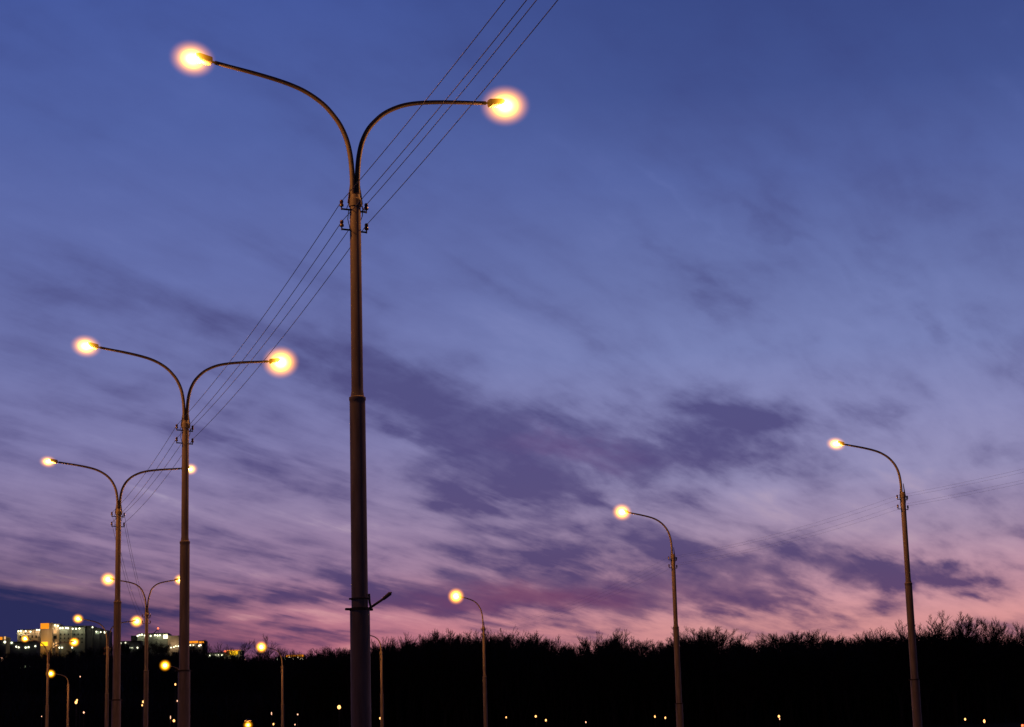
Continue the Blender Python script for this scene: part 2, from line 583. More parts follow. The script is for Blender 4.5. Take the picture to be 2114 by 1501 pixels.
def collar_mesh(z, r, h=0.05):
    mb = MB()
    mb.lathe([(r - 0.03, z), (r, z + 0.004), (r, z + h), (r - 0.03, z + h + 0.004)], seg=28)
    mb.box((r - 0.01, -0.03, z + 0.005), (r + 0.06, 0.03, z + h - 0.005), 0.004)
    mb.box((-r - 0.09, -0.03, z + 0.005), (-r + 0.01, 0.03, z + h - 0.005), 0.004)
    return mb.mesh('collar', M['iron'])


def gusset_mesh():
    mb = MB()
    for s in (-1, 1):
        v = [(s * 0.06, -0.012, 12.36), (s * 0.075, -0.012, 12.36), (s * 0.15, -0.012, 11.86), (s * 0.10, -0.012, 11.83), (s * 0.09, -0.012, 11.9)]
        a = [mb.bm.verts.new(p) for p in v]
        b = [mb.bm.verts.new((p[0], 0.012, p[2])) for p in v]
        mb.bm.faces.new(a)
        mb.bm.faces.new(list(reversed(b)))
        for k in range(5):
            mb.bm.faces.new((a[k], a[(k + 1) % 5], b[(k + 1) % 5], b[k]))
    mb.lathe([(0.118, 11.80), (0.118, 11.93), (0.10, 11.96)], seg=24)
    return mb.mesh('gusset', M['arm'], smooth=False)


def arm_curve(reach, rise):
    k = reach / REACH
    h = rise / RISE
    out = []
    for s, z in ARM:
        kk = 1.0 + (k - 1.0) * min(1.0, s / 0.4)
        out.append((s * kk, 0.0, 12 + (z - 12) * (h if z > 12 else 1.0)))
    return out


def arm_mesh(reach, rise, sgn):
    pts = [(sgn * x, y, z) for x, y, z in arm_curve(reach, rise)]
    # smooth the polyline once
    fine = []
    for i in range(len(pts) - 1):
        p0 = Vector(pts[max(i - 1, 0)]); p1 = Vector(pts[i]); p2 = Vector(pts[i + 1]); p3 = Vector(pts[min(i + 2, len(pts) - 1)])
        for q in range(3):
            t = q / 3.0
            fine.append(0.5 * ((2 * p1) + (-p0 + p2) * t + (2 * p0 - 5 * p1 + 4 * p2 - p3) * t * t + (-p0 + 3 * p1 - 3 * p2 + p3) * t ** 3))
    fine.append(Vector(pts[-1]))
    n = len(fine)
    rad = [0.052 - 0.016 * i / (n - 1) for i in range(n)]
    mb = MB()
    mb.tube(fine, rad, 14)
    end = fine[-1]
    d = (fine[-1] - fine[-3]).normalized()
    mb.tube([end - d * 0.02, end + d * 0.22], 0.022, 10)       # thinner spigot entering the lantern
    return mb.mesh('arm', M['arm']), end, d


def head_mesh():
    """cobra-head lantern body along +x from the spigot, bowl opening below its outer half"""
    mb = MB()
    sect = [(0.0, 0.05, 0.045, 0.0), (0.025, 0.095, 0.075, 0.0), (0.25, 0.105, 0.08, 0.005), (0.29, 0.10, 0.065, 0.01), (0.33, 0.075, 0.04, 0.01)]
    rings = []
    seg = 16
    for x, hw, hh, zc in sect:
        rings.append([mb.bm.verts.new((x, hw * math.copysign(abs(math.cos(a)) ** 0.6, math.cos(a)), zc + hh * math.copysign(abs(math.sin(a)) ** 0.7, math.sin(a))))
                      for a in [2 * math.pi * k / seg for k in range(seg)]])
    for r0, r1 in zip(rings, rings[1:]):
        for k in range(seg):
            mb.bm.faces.new((r0[k], r0[(k + 1) % seg], r1[(k + 1) % seg], r1[k]))
    mb.bm.faces.new(rings[0])
    mb.bm.faces.new(rings[-1])
    return mb.mesh('lamp_head', M['housing'])


def bracket_mesh(s, z):
    mb = MB()
    L = 0.27 if s < 0 else 0.22
    mb.tube([(s * 0.09, 0, z), (s * L, 0, z)], 0.017, 8)
    mb.tube([(s * L, 0, z - 0.018), (s * L, 0, z + 0.07)], 0.014, 8)
    return mb.mesh('insulator_bracket', M['iron'])


def insulator_mesh(s, z, m):
    mb = MB()
    L = 0.27 if s < 0 else 0.22
    mb.lathe([(0.018, z + 0.045), (0.040, z + 0.05), (0.036, z + 0.09), (0.022, z + 0.105), (0.034, z + 0.12), (0.034, z + 0.15), (0.02, z + 0.168)], cx=s * L, seg=14)
    return mb.mesh('insulator', m)


INS = [(-1, 11.73), (1, 11.72), (-1, 11.35), (1, 11.34)]
POLE = pole_mesh()
POLE_NEAR = pole_mesh(8.22, 4.5)
RING = collar_mesh(4.74, 0.182)
RING_NEAR = collar_mesh(4.48, 0.182)
GUSSET = gusset_mesh()
HEAD = head_mesh()
BRACKETS = [bracket_mesh(s, z) for s, z in INS]
INSUL = [insulator_mesh(s, z, M['insulator']) for s, z in INS]
BOWL_HALO = MB().ball((0, 0, 0), 1.0, 3).mesh('bowl', M['bowl'])
LAMPS = {}


def lead_mesh():
    mb = MB()
    mb.tube([(0.03, -0.1, 11.95), (0.07, -0.11, 11.86), (0.12, -0.075, 11.76), (0.2, -0.01, 11.70)], 0.008, 6)
    mb.tube([(-0.11, 0.02, 11.86), (-0.15, 0.01, 11.79), (-0.17, 0, 11.74)], 0.008, 6)
    mb.tube([(0.125, 0.0, 11.9), (0.15, 0, 11.76), (0.14, 0, 11.64), (0.105, 0.0, 11.55)], 0.008, 6)
    mb.tube([(-0.13, 0.0, 11.72), (-0.15, 0, 11.55), (-0.11, 0, 11.38)], 0.007, 6)
    return mb.mesh('lead_cable', M['wire'])


LEADS = lead_mesh()


def street_lamp(key, label, clamp, tips, bowls, power, name, group, hc=12.0, brackets=True, base=None, rises=None):
    """clamp: the pixel of the pole head (12 m up); tips: pixel of each lantern, solved for the arm's reach"""
    P = at_z(clamp[0], clamp[1], hc)
    zoff = hc - 12.0
    best = None
    data = []
    if len(tips) == 2:
        for i in range(260):
            Z = hc + 1.4 + 0.006 * i
            a, b = at_z(*tips[0], Z) - P, at_z(*tips[1], Z) - P
            va, vb = a.xy, b.xy
            cst = va.normalized().dot(vb.normalized())
            if best is None or cst < best[0]:
                best = (cst, Z, va, vb)
        _, Z, va, vb = best
        rz = math.atan2(vb.y - va.y, vb.x - va.x)
        data = [(-1, va.length, Z - hc), (1, vb.length, Z - hc)]
    else:
        for i in range(300):
            Z = hc + 0.6 + 0.006 * i
            va = (at_z(*tips[0], Z) - P).xy
            cst = abs(va.length - 3.05) + (0.6 if va.y > 0.5 else 0.0)
            if best is None or cst < best[0]:
                best = (cst, Z, va)
        _, Z, va = best
        rz = math.atan2(-va.y, -va.x)
        data = [(-1, va.length, Z - hc)]
    root = thing(name, label, 'street lamp', (P.x, P.y, zoff), rz, group)
    link('pole', POLE_NEAR if key == 'A' else POLE, root)
    link('collar', RING_NEAR if key == 'A' else RING, root)
    link('gusset', GUSSET, root)
    if brackets:
        link('lead_cable', LEADS, root)
        for bm_, im_ in zip(BRACKETS, INSUL):
            bo = link('insulator_bracket', bm_, root)
            link('insulator', im_, bo)
    for (sgn, reach, rise), bw in zip(data, bowls):
        me, end, d = arm_mesh(reach, rise, sgn)
        link('arm', me, root)
        ho = link('lamp_head', HEAD, root)
        tilt = math.atan2(d.z, abs(d.x))
        ho.location = end + d * 0.06
        ho.rotation_euler = (0, -tilt, 0) if sgn > 0 else (0, -tilt, math.pi)
        bo = link('bowl', BOWL_HALO, ho)
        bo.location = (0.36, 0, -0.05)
        bo.scale = [(1.28 if key in 'ABC' else 1.1) * v for v in bw]  # larger than a real bowl, so its outer glow draws the halo
        ld = bpy.data.lights.new('sodium_light', 'POINT')
        ld.energy = power
        ld.color = (1.0, 0.365, 0.08)
        ld.shadow_soft_size = 0.09
        lo = link('sodium_light', ld, ho)
        lo.location = (0.40, 0, -0.11)
    LAMPS[key] = (root, P, rz, zoff)
    return root


GD, GS = 'double street lamps down the middle of the road', 'single street lamps along the far side of the road'
PW = 520.0
street_lamp('A', 'largest double street lamp, thick stepped pole with a flag bracket low on its side', (733, 405), [(400, 119), (1041, 215)],
            [(0.36, 0.29, 0.285), (0.43, 0.34, 0.34)], PW, 'double_street_lamp', GD)
street_lamp('B', 'second largest double street lamp, whose pole hides part of a farther lit lamp head', (383, 870), [(180, 713), (577, 746)],
            [(0.39, 0.30, 0.29), (0.49, 0.43, 0.43)], PW, 'double_street_lamp', GD)
street_lamp('C', 'double street lamp whose lit end peeps out behind the second largest pole', (245, 1052), [(103, 952), (390, 967)],
            [(0.30, 0.24, 0.21), (0.27, 0.24, 0.22)], PW, 'double_street_lamp', GD)
street_lamp('D', 'small double street lamp with arms in a wide straight V between two bigger poles', (303, 1265), [(228, 1196), (366, 1197)],
            [(0.52, 0.5, 0.48), (0.44, 0.40, 0.40)], PW, 'double_street_lamp', GD)
street_lamp('E', 'small double street lamp with its pole just left of a nearer double lamp pole', (222, 1335), [(163, 1277), (280, 1282)],
            [(0.46, 0.42, 0.40), (0.58, 0.52, 0.52)], PW, 'double_street_lamp', GD)
street_lamp('F', 'smallest double street lamp, its two lit heads in front of the bright tower block', (99, 1370), [(52, 1318), (153, 1325)],
            [(0.40, 0.38, 0.36), (0.54, 0.48, 0.46)], PW, 'double_street_lamp', GD, brackets=False)
street_lamp('G1', 'largest single arm street lamp, orange lit pole before the rightmost bare trees', (1863, 1017), [(1727, 915)],
            [(0.42, 0.32, 0.28)], PW, 'single_street_lamp', GS)
street_lamp('G2', 'second largest single arm street lamp with an orange pole above the middle of the woods', (1389, 1145), [(1285, 1056)],
            [(0.51, 0.46, 0.44)], PW, 'single_street_lamp', GS)
street_lamp('G3', 'single arm street lamp with a round bright head against a purple cloud bank', (998, 1294), [(942, 1230)],
            [(0.62, 0.60, 0.60)], PW, 'single_street_lamp', GS)
street_lamp('G4', 'single arm street lamp half hidden behind the largest pole', (787, 1345), [(747, 1308)],
            [(0.40, 0.34, 0.34)], PW, 'single_street_lamp', GS)
street_lamp('G5', 'single arm street lamp with its head before a round bare tree and pale leaning pole', (583, 1374), [(540, 1335)],
            [(0.60, 0.56, 0.56)], PW, 'single_street_lamp', GS)
street_lamp('G6', 'single arm street lamp with a bright yellow head beside the second largest pole', (375, 1402), [(341, 1373)],
            [(0.60, 0.58, 0.58)], PW, 'single_street_lamp', GS)
street_lamp('G7', 'faintest single arm street lamp, thin pole on the dark slope below the lit tower', (141, 1412), [(105, 1390)],
            [(0.55, 0.48, 0.46)], PW, 'single_street_lamp', GS)

# flag bracket on the largest pole
rootA, PA, rzA, _ = LAMPS['A']


def local_A(px, py, dy=0.0):
    p = at_y(px, py, PA.y + dy)
    return Matrix.Rotation(-rzA, 3, 'Z') @ (p - Vector((PA.x, PA.y, 0)))


mb = MB()
mb.tube([local_A(759, 1258), local_A(766, 1255)], 0.028, 10)
mb.tube([local_A(766, 1256, -0.03), local_A(763, 1243, -0.03), local_A(762, 1226, -0.03)], 0.02, 10)
mb.tube([local_A(764, 1255), local_A(792, 1236)], 0.022, 12)
mb.tube([local_A(791, 1236.7), local_A(806, 1224.6)], [0.030, 0.036], 12)
mb.tube([local_A(806, 1224.6), local_A(808.5, 1222.6)], [0.02, 0.016], 8)
mb.build('flag_bracket', M['arm'], rootA)
MB().lathe([(0.135, 4.67), (0.156, 4.673), (0.156, 4.70), (0.135, 4.703)], seg=24).box((-0.2, -0.015, 4.67), (-0.14, 0.015, 4.70)).build('band', M['iron'], rootA)


# ------------------------------------------------------------------ overhead wires
def ins_point(key, i):
    root, P, rz, zo = LAMPS[key]
    s, z = INS[i]
    L = 0.27 if s < 0 else 0.22
    return Vector((P.x + s * L * math.cos(rz), P.y + s * L * math.sin(rz), z + 0.14 + zo))


def wire(label, group, pts, r, sags):
    path = []
    for (a, b), sg in zip(zip(pts, pts[1:]), sags):
        n = 28
        for k in range(n):
            t = k / n
            p = a.lerp(b, t)
            p.z -= 4 * sg * t * (1 - t)
            path.append(p)
    path.append(pts[-1])
    mb = MB()
    mb.tube(path, r, 6)
    tag(mb.build('overhead_wire', M['wire']), label, 'wire', group)


PREV = Vector((PA.x, PA.y, 0)) + (Vector((PA.x, PA.y, 0)) - Vector((LAMPS['B'][1].x, LAMPS['B'][1].y, 0)))
WL = ['upper left wire of the four strung past the largest lamp pole', 'wire on the upper right insulator of the largest lamp pole',
      'wire on the lower left insulator of the largest lamp pole', 'lowest wire of the four, on the lower right insulator of the largest pole']
for i in range(4):
    a = ins_point('A', i)
    prev = a + Vector((PREV.x - PA.x + (0.11, -0.08, 0.08, -0.13)[i], PREV.y - PA.y, 0))
    wire(WL[i], 'wires strung along the double street lamps', [prev, a, ins_point('B', i), ins_point('C', i), ins_point('D', i)], 0.0062, [0.22, 0.22, 0.2, 0.6])
p1, p2 = LAMPS['G1'][1], LAMPS['G2'][1]
WR = ['faint upper wire at the largest single arm lamp', 'faint upper wire on the road side of the largest single arm lamp',
      'faint lower wire at the largest single arm lamp', 'faint lower wire on the road side of the largest single arm lamp']
for i in range(4):
    a = ins_point('G1', i)
    prev = a + Vector((p1.x - p2.x, p1.y - p2.y, 0)) * 1.3
    wire(WR[i], 'faint wires strung along the single street lamps', [prev, a, ins_point('G2', i), ins_point('G3', i)], 0.0024, [0.3, 0.25, 0.5])


# ------------------------------------------------------------------ trees
def tree_meshes(seed, spread=1.0, twigs=1.0, fan=False):
    rmin = 0.019 if fan else 0.012
    random.seed(seed)
    tr, cr = MB(), MB()
    H = 10.0

    def limb(p, d, length, r, lev):
        pts = [p.copy()]
        rad = [r]
        q = p.copy()
        n = 4
        dd = d.copy()
        for k in range(n):
            dd = (dd + Vector((random.gauss(0, .13), random.gauss(0, .13), random.gauss(0.05, .09)))).normalized()
            q = q + dd * (length / n)
            pts.append(q.copy())
            rad.append(r * (1 - 0.62 * (k + 1) / n))
        if lev <= 1:
            tr.tube(pts, rad, 6 if lev == 0 else 4, cap=False)
        else:
            for a, b, ra, rb in zip(pts, pts[1:], rad, rad[1:]):
                cr.spike(a, b, ra, rb)
        if lev >= 4:
            return
        kids = [8, 7, 5, 4][lev]
        if lev >= 2:
            kids = max(2, int(kids * twigs))
        for k in range(kids):
            t = (0.28 if lev == 0 else 0.18) + (1.0 - (0.28 if lev == 0 else 0.18)) * (k + random.random()) / kids
            i = min(n - 1, int(t * n))
            base = pts[i].lerp(pts[i + 1], t * n - i)
            axis = (pts[i + 1] - pts[i]).normalized()
            side = Vector((random.gauss(0, 1), random.gauss(0, 1), random.gauss(0.15, .4)))
            side = (side - axis * side.dot(axis)).normalized()
            ang = math.radians(random.uniform(28, 58)) * spread
            nd = (axis * math.cos(ang) + side * math.sin(ang) + Vector((0, 0, 0.18))).normalized()
            fac = [0.48, 0.5, 0.52, 0.55][lev]
            limb(base, nd, length * fac * random.uniform(0.75, 1.2) * (1.15 - 0.45 * t if lev else 1.25 - 0.6 * t), max(rmin, rad[i] * 0.5), lev + 1)
        if lev < 4:
            limb(pts[-1], dd, length * 0.35, max(0.016, rad[-1]), max(lev + 1, 2))

    # a fan crown forks low into many rising limbs
    if fan:
        tr.tube([(0, 0, 0), (0.05, 0, 1.8), (0.0, 0.06, 3.4)], [0.24, 0.2, 0.17], 7, cap=False)
        m = 9
        for k in range(m):
            ang = math.radians(random.uniform(6, 40)) * spread
            az_ = 2 * math.pi * (k + random.random() * 0.6) / m
            d = Vector((math.sin(ang) * math.cos(az_), math.sin(ang) * math.sin(az_), math.cos(ang)))
            limb(Vector((0, 0, random.uniform(2.4, 3.3))), d, H * random.uniform(0.5, 0.66), 0.1, 1)
    else:
        limb(Vector((0, 0, 0)), Vector((random.gauss(0, .05), random.gauss(0, .05), 1)).normalized(), H * 0.66, 0.17, 0)
    # normalise height to 10 m
    top = max(v.co.z for v in cr.bm.verts)
    for b in (tr.bm, cr.bm):
        for v in b.verts:
            v.co *= H / top
    return tr.mesh('trunk', M['bark']), cr.mesh('crown', M['twig'], smooth=False)


TREES = [tree_meshes(100 + i, 0.8 + 0.12 * (i % 4), 1.0) for i in range(8)]
FANS = [tree_meshes(300 + i, 1.0, 1.7, True) for i in range(5)]
TREES = TREES[:4] + FANS[:4]


def tree(x, y, ztop, variant, label, group, name='bare_tree', width=1.0, pool=None):
    z0 = height(x, y) - 0.15
    h = max(3.0, ztop - z0)
    o = thing(name, label, 'tree', (x, y, z0), random.random() * 6.28, group)
    s = h / 10.0
    o.scale = (s * width, s * width, s)
    pool = pool or TREES
    tm, cm = pool[variant % len(pool)]
    link('trunk', tm, o)
    link('crown', cm, o)
    return o


LINE = [(560, 1352), (640, 1346), (700, 1338), (760, 1322), (800, 1306), (850, 1318), (900, 1298), (950, 1302), (1000, 1296), (1050, 1300), (1110, 1312), (1150, 1308), (1200, 1320),
        (1250, 1304), (1300, 1322), (1360, 1312), (1400, 1322), (1450, 1301), (1500, 1320), (1560, 1303), (1600, 1310), (1650, 1302), (1720, 1302), (1800, 1296),
        (1850, 1280), (1900, 1276), (1960, 1280), (2030, 1284), (2090, 1290), (2200, 1296), (2500, 1300)]


def line(px):
    for (x0, y0), (x1, y1) in zip(LINE, LINE[1:]):
        if x0 <= px <= x1:
            return y0 + (y1 - y0) * (px - x0) / (x1 - x0)
    return LINE[0][1] if px < LINE[0][0] else LINE[-1][1]


random.seed(5)
WOOD = 'bare trees of the dark wood on the ridge'
for i in range(190):
    px = 600 + (2190 - 600) * ((i * 0.6180339) % 1.0)
    Y = random.uniform(300, 420)
    py = line(px) + 7 * math.sin(px * 0.033 + 1) + 5 * math.sin(px * 0.081) + random.uniform(0, 14) + (30 if px > 1805 else 0)
    p = at_y(px, py, Y)
    tree(p.x, p.y, p.z, i, 'bare dark tree standing in the black wood on the ridge', WOOD, width=random.uniform(0.9, 1.3))
for k, (px, py, wd, lab) in enumerate([
        (1848, 1276, 1.0, 'spreading bare tree just left of the largest single arm lamp pole'),
        (1903, 1279, 0.9, 'spreading bare tree just right of the largest single arm lamp pole'),
        (1958, 1267, 1.0, 'tall fan shaped bare tree, the tallest right of the largest single arm lamp'),
        (2026, 1272, 1.0, 'narrow upright bare tree between the tall fan shaped tree and the right edge'),
        (2088, 1279, 1.0, 'bare tree with open upright branches at the right edge'),
        (888, 1296, 1.0, 'bare tree with thin open twigs left of the round headed single lamp'),
        (935, 1297, 0.9, 'bare tree directly under the round bright head of a single lamp'),
        (1248, 1301, 0.8, 'small bare tree poking up left of the second single arm lamp'),
        (1455, 1299, 1.0, 'bare tree poking up right of the second single arm lamp pole'),
        (805, 1306, 1.0, 'bare tree with fine twigs right of the largest pole')]):
    p = at_y(px, py, 296 + 2 * k)
    tree(p.x, p.y, p.z, k, lab, 'bare trees that stand out of the wood', width=wd, pool=FANS)
p = at_y(535, 1309, 480)
tree(p.x, p.y, p.z, 1, 'round spreading bare tree behind a bright yellow lamp head', 'bare trees that stand out of the wood', width=1.0, pool=FANS)
p = at_y(442, 1321, 500)
tree(p.x, p.y, p.z, 2, 'dark bare tree between the orange roofed block and the yellow lit block', 'bare trees that stand out of the wood', width=0.9, pool=FANS)
random.seed(31)
for px, py, wd in [(382, 1338, 0.7), (575, 1333, 0.7), (652, 1338, 0.9), (688, 1331, 0.9), (712, 1337, 0.7)]:
    p = at_y(px, py, random.uniform(460, 560))
    tree(p.x, p.y, p.z, int(px), 'bare tree rising in the gap between the lit buildings and the largest pole', 'bare trees between the buildings and the largest pole', width=wd, pool=FANS)
random.seed(8)
for i in range(84):
    px = -20 + 680 * ((i * 0.6180339 + 0.2) % 1.0)
    Y = random.uniform(1080, 1240)
    top = 1339 if px < 120 else (1334 if px < 230 else (1320 if px < 340 else (1340 if px < 400 else 1358)))
    p = at_y(px, top + abs(random.gauss(0, 10)), Y)
    tree(p.x, p.y, p.z, i, 'dark bare tree on the city hill below the lit buildings', 'bare trees on the city hill', width=random.uniform(0.8, 1.1))


def thicket(name, label, n, seed, px0, px1, y0, y1, top, spread, k, thick):
    """stems and undergrowth that close the wood below its crowns"""
    random.seed(seed)
    mb = MB()
    for i in range(n):
        px = random.uniform(px0, px1)
        Y = random.uniform(y0, y1)
        p = at_y(px, top(px) + abs(random.gauss(0, spread)), Y)
        z0 = height(p.x, p.y)
        h = max(1.0, p.z - z0)
        b = Vector((p.x, p.y, z0 - 0.1))
        tip = b + Vector((random.gauss(0, .16) * h, random.gauss(0, .16) * h, h))
        mid = b.lerp(tip, 0.6) + Vector((random.gauss(0, .2), random.gauss(0, .2), 0))
        mb.spike(b, mid, 0.10 * thick, 0.07 * thick)
        mb.spike(mid, tip, 0.07 * thick, 0.02 * thick)
        for j in range(k):
            q = b.lerp(tip, random.uniform(0.35, 0.9))
            mb.spike(q, q + Vector((random.gauss(0, .9), random.gauss(0, .9), random.uniform(0.6, 2.0))) * thick, 0.045 * thick, 0.015 * thick)
    tag(mb.build(name, M['twig'], smooth=False), label, 'undergrowth', kind='stuff')


thicket('undergrowth', 'black tangle of stems and undergrowth filling the wood', 9000, 21, 580, 2200, 300, 430, lambda px: line(px) + 26, 34, 3, 1.0)
thicket('hillside_scrub', 'dark scrub covering the hillside below the lit buildings', 6000, 22, -40, 760, 760, 1240,
        lambda px: 1352 if px < 400 else 1366, 30, 3, 2.2)
thicket('hillside_scrub', 'dark scrub on the lower slope around the small lamps', 5000, 23, -40, 640, 300, 760, lambda px: 1425, 30, 3, 1.4)


# ------------------------------------------------------------------ city on the hill
def px_box(mb, x0, y0, x1, y1, Y, depth, extra=0.0):
    """box whose near face spans these photograph pixels at distance Y"""
    a, b = at_y(x0, y1, Y), at_y(x1, y0, Y)
    mb.box((a.x, Y, min(a.z, b.z) - extra), (b.x, Y + depth, max(a.z, b.z)))
    return a, b


def px_wall(root, name, x0, y0, x1, y1, Y, depth, m, extra=14.0):
    mb = MB()
    px_box(mb, x0, y0, x1, y1, Y, depth, max(extra, 14.0) if extra else 0.0)
    return mb.build(name, m, root, smooth=False)


def shift(o):
    return o


def px_panel(root, name, x0, y0, x1, y1, Y, m, label=None):
    mb = MB()
    px_box(mb, x0, y0, x1, y1, Y - 0.25, 0.2)
    o = mb.build(name, m, root, smooth=False)
    if label:
        o['label'] = label
    return o


def floods(root, pts, Y, m='flood', r=0.42):
    for x, y in pts:
        p = at_y(x, y, Y - 0.9)
        mb = MB()
        mb.ball((p.x, p.y, p.z), (r, r * 0.7, r), 2)
        mb.tube([(p.x, p.y, p.z + r * 0.5), (p.x, Y + 0.1, p.z + r * 0.9)], 0.08, 6)
        mb.build('floodlight', M[m], root)


def wash(root, x, y, Y, energy, color, out=2.2):
    ld = bpy.data.lights.new('wash_light', 'POINT')
    ld.energy = energy * (0.085 if color == COOL else 0.15)
    ld.color = color
    ld.shadow_soft_size = 0.3
    o = link('wash_light', ld, root)
    o.location = at_y(x, y, Y - out)


COOL, WARM, AMBER = (0.95, 0.93, 0.55), (1.0, 0.72, 0.42), (1.0, 0.5, 0.08)
BG = 'lit buildings on the city hill'
Y0 = 1300.0
b = thing('apartment_building', 'low left wing with white floodlights under its roof beside the orange topped tower', 'building', (0, 0, 0), 0, BG)
px_wall(b, 'wall', 35, 1300, 83, 1352, Y0, 16, M['wall_beige'])
px_wall(b, 'roof', 34.5, 1298.6, 83, 1300, Y0 - 0.4, 17, M['roof'], 0)
floods(b, [(38, 1303), (43, 1302.5), (53, 1303), (63, 1304), (76, 1300.5), (81, 1300.5)], Y0, r=0.5)
for x in (48, 57, 60, 67):
    px_panel(b, 'window', x, 1302, x + 2.4, 1306, Y0, M['window_warm'])
for x in (41, 49, 57, 65, 73):
    px_panel(b, 'window', x, 1312, x + 3, 1317, Y0, M['pane'])
for x in (41, 40):
    wash(b, x + 2, 1305, Y0, 2600, COOL)
wash(b, 79, 1303, Y0, 2600, WARM)
wash(b, 58, 1305, Y0, 2000, WARM)

b = thing('tower_block', 'narrow tower block with a glowing orange panel on top and yellow glow at its foot', 'building', (0, 0, 0), 0, BG)
px_wall(b, 'wall', 83, 1286, 109, 1352, Y0 - 3, 15, M['wall_beige'])
px_wall(b, 'stair_column', 109, 1287.5, 122, 1352, Y0 - 1, 12, M['wall_beige'])
px_panel(b, 'sign_panel', 83.5, 1286.5, 101, 1298.5, Y0 - 3, M['orange'])
px_panel(b, 'foot_glow', 82, 1325, 98.5, 1333.5, Y0 - 3, M['yellow'])  # glowing panel added to stand for yellow light at the tower foot
floods(b, [(113.5, 1291), (119.5, 1292)], Y0 - 1, r=0.55)
px_panel(b, 'window', 110.5, 1299, 117, 1308, Y0 - 1, M['window_warm'])
px_panel(b, 'window', 110.5, 1312, 117, 1319, Y0 - 1, M['pane'])
px_panel(b, 'window', 108.5, 1327, 112, 1337, Y0 - 1, M['window_warm'])
px_panel(b, 'window', 114, 1326, 118, 1334, Y0 - 1, M['window_warm'])
wash(b, 92, 1327, Y0 - 3, 9000, AMBER, 5)
wash(b, 96, 1306, Y0 - 3, 6500, (1.0, 0.68, 0.36), 6)
wash(b, 117, 1295, Y0 - 1, 3500, WARM)

b = thing('apartment_building', 'greenish grey block with four dark window rows under white rooftop floodlights', 'building', (0, 0, 0), 0, BG)
px_wall(b, 'wall', 122, 1293, 148, 1352, Y0, 16, M['wall_grey'])
px_wall(b, 'wall', 148.2, 1294, 175.5, 1352, Y0 + 1.5, 16, M['wall_grey'])
px_wall(b, 'pilaster', 145.5, 1294, 147.8, 1350, Y0 - 0.8, 1, M['wall_beige'])
px_wall(b, 'roof', 122, 1291.4, 176, 1293, Y0 - 0.5, 18, M['roof'], 0)
floods(b, [(124, 1297), (129, 1296.5), (136, 1296.5), (140.5, 1297), (150, 1298), (157, 1298), (164, 1297.5)], Y0, r=0.55)
for x in (124, 132, 140, 152, 160, 168):
    for y in (1308, 1316, 1324):
        px_panel(b, 'window', x, y, x + 2.6, y + 3.6, Y0 if x < 147 else Y0 + 1.5, M['pane'])
for x in (127, 138, 158, 166):
    wash(b, x, 1299, Y0, 3000, COOL, 2.6)
floods(b, [(122.5, 1337), (128, 1337), (149, 1337)], Y0, r=0.5)

b = thing('apartment_building', 'dark unlit flank block with small lights along its sloping roof edge', 'building', (0, 0, 0), 0, BG)
px_wall(b, 'wall', 176, 1291.5, 190, 1352, Y0 + 3, 16, M['wall_dark'])
px_wall(b, 'wall', 190.2, 1296, 206, 1352, Y0 + 5, 16, M['wall_dark'])
px_wall(b, 'wall', 206.2, 1301, 222, 1352, Y0 + 7, 16, M['wall_dark'])
floods(b, [(191, 1295), (199, 1304), (208, 1305)], Y0 + 3, r=0.45)
floods(b, [(217, 1305)], Y0 + 5, r=0.8)
px_panel(b, 'window', 197, 1303, 205, 1309, Y0 + 5, M['window_cool'])
wash(b, 202, 1307, Y0 + 5, 900, COOL)

b = thing('house', 'small building with a pink orange top at the far left edge', 'building', (0, 0, 0), 0, BG)
px_wall(b, 'wall', -12, 1314, 12.5, 1345, Y0 - 20, 12, M['wall_dark'])
px_panel(b, 'fascia', -10, 1315, 5, 1321, Y0 - 20, M['orange'])
px_panel(b, 'window', 8, 1314, 12, 1320, Y0 - 20, M['window_warm'])
floods(b, [(10, 1325.5)], Y0 - 20, 'flood', 0.75)

b = thing('terrace_house', 'long low terrace with a broken row of white lamps below the left wing', 'building', (0, 0, 0), 0, BG)
px_wall(b, 'wall', 20, 1325, 76, 1350, Y0 - 45, 10, M['wall_dark'])
px_wall(b, 'roof', 19, 1323.4, 77, 1325, Y0 - 46, 12, M['roof'], 0)
floods(b, [(24, 1327), (33.5, 1335), (38.5, 1336.5), (53, 1337), (59, 1336), (73, 1334)], Y0 - 45, r=0.5)
px_panel(b, 'window', 20.5, 1324.5, 27, 1330, Y0 - 45, M['window_cool'])
px_panel(b, 'window', 50, 1334, 61, 1339, Y0 - 45, M['window_cool'])

b = thing('terrace_house', 'low terrace with greenish windows far down the slope below the tower', 'building', (0, 0, 0), 0, BG)
Y1 = 1000.0
px_wall(b, 'wall', 30, 1372, 68, 1392, Y1, 9, M['wall_dark'], 6)
px_wall(b, 'roof', 29, 1370.5, 69, 1372, Y1 - 0.5, 10, M['roof'], 0)
for x in (34, 41, 45, 51, 61):
    px_panel(b, 'window', x, 1374.5, x + (3.5 if x != 51 else 2), 1380, Y1, M['window_cool'])
b = thing('terrace_house', 'very faint low house with two dim windows left of a nearer lamp pole', 'building', (0, 0, 0), 0, BG)
px_wall(b, 'wall', 114, 1371, 156, 1390, Y1, 9, M['wall_dark'], 6)
px_wall(b, 'roof', 113, 1369.5, 157, 1371, Y1 - 0.5, 10, M['roof'], 0)
px_panel(b, 'window', 117.5, 1375, 120, 1379, Y1, M['window_cool'])
px_panel(b, 'window', 144.5, 1375, 150, 1379, Y1, M['pane'])

